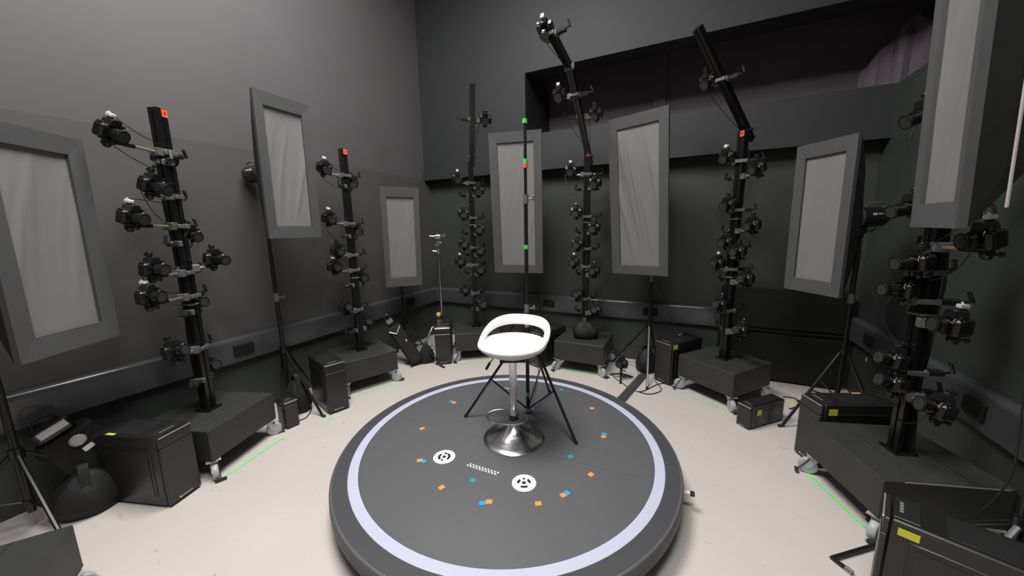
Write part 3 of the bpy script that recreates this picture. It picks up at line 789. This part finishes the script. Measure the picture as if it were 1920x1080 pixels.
SB = [
 # cx,cy,cz,yaw,pitch,roll,w,h,bs,bt,bb,label,legs..
 dict(n=0, a=(-2.190, 1.697, 1.520, 97, .5, .3, .30, .85, .075, .085, .10), d=.26, lb='grey faced strip softbox cut off at the left edge of the view', legs=((-24, .5), (215, .4), (75, .45)), ch=(), crx=65, cr=842, sl='black strobe behind the softbox at the left edge', stl='black light stand below the softbox at the left edge'),
 dict(n=1, a=(-1.679, 2.801, 2.010, 63.5, .2, .5, .28, .84, .065, .09, .09), d=.26, lb='high narrow strip softbox on a stand between the two left wall towers', legs=((1605, 781), (1486, 742), (85, .35)), ch=(), crx=539, cr=655, sl='black strobe with white side labels behind the high left softbox', stl='black light stand holding the high softbox at the left wall'),
 dict(n=2, a=(-1.185, 3.880, 1.459, 24.1, 3.3, .4, .28, .86, .055, .10, .10), d=.22, lb='smallest strip softbox, hung low near the far left room corner', legs=((1830, 689), (1716, 648), (85, .35)), ch=(), crx=750, cr=608, sl='black strobe behind the lowest far left softbox', stl='black light stand below the smallest softbox at the left corner'),
 dict(n=3, a=(.069, 3.870, 1.772, -14.6, 5.6, .4, .381, 1.274, .085, .10, .085), d=.26, lb='large strip softbox standing directly behind the thin measuring pole', legs=((30, .35), (150, .4), (-100, .3)), ch=(), crx=995, cr=.55, sl='black strobe behind the softbox that stands behind the pole', stl='black light stand hidden behind the measuring pole'),
 dict(n=4, a=(1.198, 3.400, 1.796, -44.3, 5, -1, .39, 1.274, .085, .10, .085), d=.26, lb='large creased strip softbox between the sandbag tower and slanting boom', legs=((2213, 728), (2149, 679), (35, .40)), ch=(0,), crx=1222, cr=612, sl='black strobe behind the large creased softbox', stl='black light stand with one chrome leg under the large creased softbox'),
 dict(n=5, a=(2.112, 2.459, 1.568, -81.8, 1.1, .1, .27, .84, .065, .09, .09), d=.24, lb='strip softbox turned side on in front of the right wall', legs=((2466, 800), (-50, .45), (85, .35)), ch=(), crx=1582, cr=662, sl='black strobe with a white side clip behind the side on softbox', stl='black light stand behind the side on softbox near the cupboard'),
 dict(n=6, a=(1.574, 1.343, 2.032, -122.6, 2.35, .38, .28, .84, .05, .09, .09), d=.26, lb='big foreground strip softbox cut by the top edge at the right', legs=((-170, .45), (95, .45), (-30, .45)), ch=(0,), crx=1901, cr=.42, sl='black strobe behind the big foreground softbox', stl='black light stand at the right edge of the view'),
]
for s in SB:
    a = s['a']
    t, Mx, dp = softbox(*a, s['lb'], depth=s['d'], seed=s['n'], piping=(s['n'] == 6))
    strobe(Mx, dp, s['sl'], L=.16 if s['n'] == 0 else .24)
    Pp = Mx @ V((0, dp + .104, -.14)) if 'pole' not in s else Mx @ V((0, dp + .104, -.14))
    cz_ = s['cr'] if s['cr'] < 5 else EYE.z + ray(960, s['cr']).z * 0
    if s['cr'] >= 5:
        r_ = ray(s['crx'], s['cr']); cz_ = EYE.z + r_.z * math.hypot(Pp.x, Pp.y) / math.hypot(r_.x, r_.y)
    stand(Pp, Pp.z, s['stl'], s['legs'], crown=cz_, chrome=s['ch'], knobs=(1.0,))
    s['M'] = Mx

# lettering start on the shell of the foreground softbox
fc = bpy.data.curves.new('shell_letter', 'FONT'); fc.body = 'A'; fc.size = .10; fc.extrude = .0008; fc.shear = .35
tmp_ = bpy.data.objects.new('t_', fc); COL.objects.link(tmp_); bpy.context.view_layer.update()
me_ = bpy.data.meshes.new_from_object(tmp_.evaluated_get(bpy.context.evaluated_depsgraph_get())); bpy.data.objects.remove(tmp_)
fo = bpy.data.objects.new('shell_lettering', me_); COL.objects.link(fo); me_.materials.clear(); me_.materials.append(M['cord'])

# ------------------------------------------------------------------ COMPUTERS
def pc(corner, ang, w, d, h, label, sticker=None, top_sticker=False, logo=True, group='black tower computers'):
    """corner: floor position of the front face's left corner seen from the front; ang: direction of the front edge left->right"""
    a = radians(ang); t = thing('tower_computer', label, 'computer', (corner[0], corner[1], 0), a, group)
    # local: x along front edge, y into depth, z up. front face at y=0
    MB().box((w / 2, d / 2 + .012, h / 2 + .006), (w, d - .02, h - .012), bev=.005).build('case', 'pc', t)
    f = MB(); f.box((w / 2, .008, h * .42 + .004), (w - .006, .020, h * .80), bev=.004); f.box((w / 2, .010, h * .90 + .004), (w - .006, .018, h * .155), bev=.004)
    fp = f.build('front_panel', 'pcface', t)
    MB().box((w / 2, -.001, h - .006), (w * .94, .006, .005), bev=.001).build('chrome_strip', 'silver', fp)
    m = MB(); m.box((w / 2, .06, h + .001), (w * .8, .07, .006), bev=.002); m.box((w / 2, d * .60, h + .001), (w * .78, d * .5, .004), bev=.001)
    tp = m.build('top_panel', 'pctop', t)
    m = MB()
    for k in range(4): m.box((w * .3 + k * w * .11, .045, h + .0048), (w * .075, .010, .002))
    m.build('ports', 'silver', tp, smooth=False)
    for sx in (-1, 1):
        x = w / 2 + sx * w / 2; m = MB()
        z1 = h * .84; z0 = h * .16; y0, y1 = d * .16, d * .88
        loop = bez([(x, y0, z0), (x, y0, z1 - .03), (x, y0 + .03, z1), (x, y1, z1)], 5)
        m.tube(loop, .004, 6); m.box((x, (y0 + y1) / 2 + .01, (z0 + z1) / 2 - .01), (.004, y1 - y0 - .02, z1 - z0 - .02))
        m.build('side_panel', 'pc', t)
    if logo:
        lg = MB(); lg.box((w * .52, -.0035, h * .07), (w * .34, .002, .004)); lg.cyl((w * .31, -.001, h * .07), (w * .31, -.0045, h * .07), .006, n=12)
        lg.build('badge', 'silver', fp, smooth=False)
    for (x, y) in ((.02, .03), (w - .02, .03), (.02, d - .03), (w - .02, d - .03)): pass
    MB().box((w / 2, .04, .004), (w * .8, .03, .008)).box((w / 2, d - .05, .004), (w * .8, .03, .008)).build('foot', 'rubber', t)
    if sticker:
        sx, yy, zz, sw, sh = sticker
        x = (0 if sx < 0 else w) + sx * .003
        MB().box((x, yy, zz), (.0016, sw, sh)).build('yellow_sticker', 'yellow', t, smooth=False)
    if top_sticker: MB().box((.012, d * .75, h + .0005), (.016, .055, .0012)).build('yellow_tag', 'yellowd', t, smooth=False)
    return t
pc((-1.972, 1.790), 82, .182, .43, .435, 'black tower computer on floor beside the nearest left dolly', top_sticker=True)
pc((-1.572, 2.793), 46.5, .172, .40, .440, 'black tower computer behind the stand leg next to second left dolly')
pc((-.893, 3.880), 7, .182, .42, .436, 'black tower computer under the chrome grip stand')
pc((.175, 3.845), -47.0, .19, .43, .405, 'black tower computer mostly hidden behind the white stool seat', sticker=(1, .05, .36, .05, .06))
pc((1.425, 3.392), -61.5, .182, .47, .418, 'black tower computer with yellow sticker left of the slanting boom dolly', sticker=(1, .06, .385, .06, .045), top_sticker=True)
pc((1.914, 2.205), -93.0, .175, .455, .433, 'black tower computer with yellow sticker between right dolly and side on softbox', sticker=(1, .07, .385, .05, .04), top_sticker=True)
pc((1.545, 1.309), -138, .180, .45, .437, 'nearest black tower computer cut off in the bottom right foreground corner', sticker=(1, .068, .398, .055, .030))
t = pc((1.738, 2.560), -70, .11, .37, .185, 'small low black computer with square yellow sticker beside the caster', sticker=(1, .09, .13, .045, .045), logo=True)
t = pc((-1.80, 2.58), 55, .10, .14, .225, 'small black computer box behind the nearest left dolly caster', logo=False)
# dark box under the left edge stand

# ------------------------------------------------------------------ SANDBAGS
def sandbag(c, w, d, h, rz, label, seed=0, sx=1.0):
    t = thing('sandbag', label, 'sandbag', c, rz, 'black sandbags')
    r = random.Random(seed); nu, nv = 28, 14; vs = []; ph = [r.uniform(0, 6) for _ in range(4)]
    for j in range(nv + 1):
        v_ = j / nv; z = h * v_; prof = (sin(pi * min(1, v_ * .86 + .14)) ** .55) * (1 - .34 * v_)+ .03
        for i in range(nu):
            a = 2 * pi * i / nu
            k = 1 + .07 * sin(3 * a + ph[0] + v_ * 3) + .05 * sin(7 * a + ph[1]) * (v_ + .3)
            vs.append((cos(a) * w / 2 * prof * k, sin(a) * d / 2 * prof * k, z))
    m = MB().add(vs, [(j * nu + i, j * nu + (i + 1) % nu, (j + 1) * nu + (i + 1) % nu, (j + 1) * nu + i) for j in range(nv) for i in range(nu)] + [tuple(range(nu))[::-1], tuple(range(nv * nu, nv * nu + nu))])
    m.build('bag_body', 'bag', t)
    pts = bez([(-w * .03, -d * .44, h * .25), (0, -d * .30, h * .8), (0, -.02, h * 1.15), (0, d * .3, h * .8), (0, d * .46, h * .2)], 5); m = MB()
    vs = []
    for p in pts: vs += [(p.x - .02, p.y, p.z), (p.x + .02, p.y, p.z), (p.x + .02, p.y * .97, p.z + .004), (p.x - .02, p.y * .97, p.z + .004)]
    m.add(vs, [(4 * i + k, 4 * i + (k + 1) % 4, 4 * i + 4 + (k + 1) % 4, 4 * i + 4 + k) for i in range(len(pts) - 1) for k in range(4)])
    m.build('carry_strap', 'bag', t)
    return t
q = onz(1097, 634, .337)
sandbag((q.x, q.y+.02, .337), .31, .22, .20, radians(-20), 'black sandbag lying on the dolly of the cranked boom tower', 1)
q = onz(150, 950); sandbag((-2.43, 1.80, 0), .34, .24, .25, .9, 'black sandbag on the floor beside the nearest left computer', 2)
q = onz(1212, 700); sandbag((1.42, 3.60, 0), .24, .22, .26, .2, 'black sandbag on the floor behind the chrome stand leg', 3)
q = onz(756, 672); sandbag((-1.02, 3.98, 0), .20, .18, .22, .2, 'black sandbag on the floor beside the leaning pack in the far left corner', 4)
sandbag((-1.88, 2.88, 0), .24, .22, .30, .9, 'dark cloth bag on the floor behind the left stand legs', 5)

# ------------------------------------------------------------------ C-STAND
q = onz(836, 655); q = V((-.905, 4.42, 0))
t = thing('grip_stand', 'chrome grip stand standing behind the corner computer', 'stand', (q.x, q.y, 0))
MB().cyl((0, 0, .08), (0, 0, 1.27), .0165, n=14).build('lower_pole', 'chrome', t)
MB().cyl((0, 0, 1.22), (0, 0, 1.57), .009, n=12).build('upper_pole', 'chrome', t)
m = MB(); m.cyl((0, 0, 1.24), (0, 0, 1.30), .024, n=14); m.cyl((0, 0, 1.27), (-.07, -.01, 1.28), .009, n=8); m.build('riser_clamp', 'steel', t)
m = MB(); m.cyl((0, 0, 1.34), (0, 0, 1.40), .022, n=14); m.cyl((0, 0, 1.37), (.045, 0, 1.385), .010, n=8); m.cyl((0, 0, 1.36), (-.035, 0, 1.35), .010, n=8); m.build('middle_clamp', 'steel', t)
m = MB(); m.cyl((-.035, 0, 1.455), (.035, 0, 1.455), .030, n=16); m.cyl((-.035, 0, 1.455), (-.10, 0, 1.46), .014, n=8); m.cyl((-.09, 0, 1.47), (-.095, 0, 1.39), .009, n=8); m.box((.075, 0, 1.465), (.06, .022, .035), bev=.004); m.build('grip_head', 'chrome', t)
for g in (215, 100, -25):
    a = radians(g); u = V((cos(a), sin(a), 0))
    MB().tube([V((0, 0, .30)), u * .08 + V((0, 0, .33)), u * .14 + V((0, 0, .32)), u * .30 + V((0, 0, .02)), u * .34 + V((0, 0, .012))], .011, 8).build('leg', 'chrome', t)
MB().lathe([(0, -.03), (.024, -.02), (.030, 0), (.024, .02), (0, .03)], 16, (-.035, -.035, .475)).build('tennis_ball', 'yellowd', t)

# ------------------------------------------------------------------ FLOOR CAMERAS
def mini_tripod(P, h, label, r=.13, ang0=20):
    t = thing('tabletop_tripod', label, 'tripod', (P[0], P[1], 0), 0)
    MB().cyl((0, 0, h * .4), (0, 0, h), .012, n=12).build('column', 'tripod', t)
    m = MB(); m.lathe([(0, -.016), (.015, -.01), (.018, 0), (.015, .01), (0, .016)], 14, (0, 0, h - .018)); m.cyl((0, 0, h - .02), (.045, 0, h - .03), .006, n=8); m.build('ball_head', 'grey', t)
    for k in range(3):
        a = radians(ang0 + 120 * k); MB().tube([(0, 0, h * .5), (cos(a) * r, sin(a) * r, .007)], .008, 8).build('leg', 'tripod', t)
    return t
q = V((1.10, 3.42, 0)); mini_tripod(q, .115, 'tabletop tripod standing on the floor beside the cable cover strip', .13, -110)
cm = place_camera((q.x, q.y, .117), (-.1, 1.8, .4), 'std', 'black camera on the tabletop tripod beside the cable cover strip', group='cameras near the floor', center=False)
cam_cable(cm, (q.x + .05, q.y, .16), (q.x + .14, q.y - .06, .006), -.04, V((.05, 0, 0)))
# leaning strobe packs near the floor
def pack(top, bot, w, d, label, full=True):
    top, bot = V(top), V(bot); ax = (top - bot); L = ax.length; z = ax.normalized()
    toC = (V((0, 0, 1.2)) - bot); y = -(toC - z * toC.dot(z)).normalized(); x = y.cross(z)
    Mx = Matrix.Translation(bot) @ Matrix((x, y, z)).transposed().to_4x4()
    t = thing('strobe_pack', label, 'strobe pack', mtx=Mx, group='leaning strobe packs')
    m = MB(); m.box((0, 0, L * .42), (w, d, L * .80), bev=.02); m.build('body', 'shell', t)
    m = MB(); m.box((0, 0, L * .90), (w * .62, d * .7, L * .16), bev=.018); m.build('head', 'camtop', t)
    MB().box((0, -d * .36, L * .92), (w * .5, .012, L * .08), bev=.004).build('silver_face', 'steel', t)
    if full: MB().lathe([(0, .0), (.030, .004), (.034, .016), (.026, .026), (0, .030)], 20, (w * .1, -d * .5, L * .72), Matrix.Rotation(pi / 2, 3, 'X')).build('round_knob', 'wheel', t)
    if full: MB().box((w * .12, -d * .5 - .001, L * .60), (.045, .003, .028)).build('white_label', 'white', t, smooth=False)
    MB().box((w * .22, -d * .5 - .001, L * .47), (.028 if full else .012, .003, .024)).build('yellow_sticker', 'yellowd', t, smooth=False)
    if not full: MB().tube([(-w * .45, -d * .5, L * .76), (-w * .1, -d * .6, L * .66), (w * .45, -d * .5, L * .76)], .008, 8).build('silver_clamp', 'zinc', t)
    MB().tube(bez([(-w * .22, 0, L * .97), (-w * .1, 0, L * 1.05), (w * .1, 0, L * 1.05), (w * .22, 0, L * .97)], 5), .007, 8).build('handle', 'pctop', t)
    return t
pack(atdist(82, 792, 3.15), V((-2.42, 1.98, .03)), .24, .15, 'black leaning strobe pack with white label and yellow sticker at the left edge')
pack(atdist(726, 596, 4.18), V((-1.10, 3.90, .03)), .15, .12, 'black leaning strobe pack with silver face near the far left corner', full=False)

# the prototypes themselves are not part of the room
for pr in PROTO.values():
    for o_ in list(pr.children_recursive): bpy.data.objects.remove(o_)
    bpy.data.objects.remove(pr)

# bent bar foot of a stand in front of the nearest computer
a, b, c = onz(1640, 1027), onz(1560, 1051), onz(1598, 1079)
t = thing('bent_floor_bar', 'bent black metal bar foot lying in front of the nearest computer', 'stand foot', b)
MB().tube([a + V((0, 0, .012)), b + V((0, 0, .012)), c + V((0, 0, .012))], .011, 8).build('bar', 'tripod', t, local=False)
MB().cyl(c.lerp(b, .35) + V((0, 0, .012)), c + V((0, 0, .012)), .0125, n=8).build('chrome_end', 'steel', t, local=False)

# ------------------------------------------------------------------ CABLES on the floor
def floor_cable(pts, label, r=.004, m='cable'):
    o = MB().tube(bez(pts, 8), r, 6).build('floor_cable', m)
    tag(o, label, 'cable', 'loose cables')
def F(px, py, z=.006): p = onz(px, py); return V((p.x, p.y, z))
floor_cable([F(1150, 707), F(1180, 728), F(1203, 735), F(1240, 720), F(1275, 730), F(1290, 728)], 'black cable looping from tabletop tripod to the caster past the chrome leg')
floor_cable([F(1228, 715), F(1240, 732), F(1218, 740), F(1195, 735)], 'short loop of black cable around the chrome stand leg foot')
floor_cable([F(560, 790), F(575, 783), F(584, 768), F(580, 755)], 'black cable curl on the floor behind the left stand leg')
floor_cable([F(770, 690), F(790, 680), F(808, 668), F(800, 655), F(812, 648)], 'black cable tangle on the floor left of the corner computer')
floor_cable([F(760, 684), F(785, 672), F(800, 664), F(815, 655)], 'second black cable beside the tangle near the corner computer')
floor_cable([F(1468, 745), F(1490, 748), F(1500, 760), F(1480, 768)], 'black cable on floor between the small computer and the stand', .005)
floor_cable([F(1474, 752), F(1486, 756), F(1496, 765)], 'yellow cable on floor between the small computer and the stand', .006, 'yellowd')
# diagonal hanging wires
def wire(p, q, label, sag=.03, r=.0035, m='cable'):
    o = MB().tube(curve(p, q, sag, 14), r, 6).build('hanging_wire', m); tag(o, label, 'cable', 'loose cables')
wire(W(2.85, .12, 1.55), W(3.42, .4, .12), 'thin black wire slanting down the back wall beside the boom tower')
o = MB().tube(bez([atdist(1919, 735, 2.05), atdist(1913, 800, 2.03), atdist(1900, 880, 2.0), atdist(1870, 930, 1.98), atdist(1834, 962, 1.98)]), .003, 6).build('hanging_wire', 'cable')
tag(o, 'thin black wire hanging beside the nearest computer', 'cable', 'loose cables')

# yellow tags
def tagbit(p, label, n, s=.02):
    o = MB().box((0, 0, 0), (s, .003, s * 1.4)).build('cable_tag', 'yellowd', smooth=False); o.matrix_basis = Matrix.Translation(p) @ Matrix.Rotation(n, 4, 'Z')
    tag(o, label, 'tag', 'small yellow tags')
tagbit(W(AW - .005, .32, .40), 'small yellow tag stuck low on the right wall near the corner', TH + pi / 2)

# the A letter on the shell
Mx = SB[6]['M']; x1 = .28 / 2 + .06
fo.matrix_basis = Mx @ Matrix.Translation((x1 - .047, .125, -.02)) @ Matrix.Rotation(radians(112), 4, 'Z') @ Matrix.Rotation(radians(90), 4, 'X')
for o in COL.objects:
    if o.name.startswith('softbox') and 'big foreground' in o.get('label', ''):
        fo.parent = o; fo.matrix_basis = o.matrix_basis.inverted() @ fo.matrix_basis

# ------------------------------------------------------------------ LIGHT
def area(name, loc, size, power, rot=(0, 0, 0), col=(1, 1, 1), spread=180):
    l = bpy.data.lights.new(name, 'AREA'); l.shape = 'RECTANGLE'; l.size, l.size_y = size; l.energy = power; l.color = col; l.spread = radians(spread)
    o = bpy.data.objects.new(name, l); COL.objects.link(o); o.location = loc; o.rotation_euler = rot; return o
area('ceiling_light_a', W(1.68, 2.7, 4.8), (1.5, 1.5), 222, col=(1, .985, .97))
area('ceiling_light_b', W(3.1, 4.2, 4.8), (1.4, .9), 125, col=(1, .985, .97))
w = bpy.data.worlds.new('w'); sc.world = w; w.use_nodes = True
w.node_tree.nodes['Background'].inputs[0].default_value = (.35, .62, .45, 1); w.node_tree.nodes['Background'].inputs[1].default_value = .014  # greenish ambient fill added to tint the shadows, not a source in the room

# ------------------------------------------------------------------ CAMERA
cd = bpy.data.cameras.new('view'); co = bpy.data.objects.new('view_camera', cd); COL.objects.link(co)
cd.sensor_width = 36; cd.lens = FPX / 1920 * 36; cd.clip_start = .02
co.matrix_basis = Matrix.Translation(EYE) @ Matrix((RT, UP, -FWD)).transposed().to_4x4()
sc.camera = co
# turn the whole place so that the room's walls run along the world axes
RZ = Matrix.Rotation(-TH, 4, 'Z')
for o in list(COL.objects):
    if o.parent is None:
        if o.type == 'MESH' and o.matrix_basis == Matrix.Identity(4): o.data.transform(RZ)
        else: o.matrix_basis = RZ @ o.matrix_basis
sc.view_settings.view_transform = 'Standard'; sc.view_settings.look = 'None'; sc.view_settings.exposure = 0.0
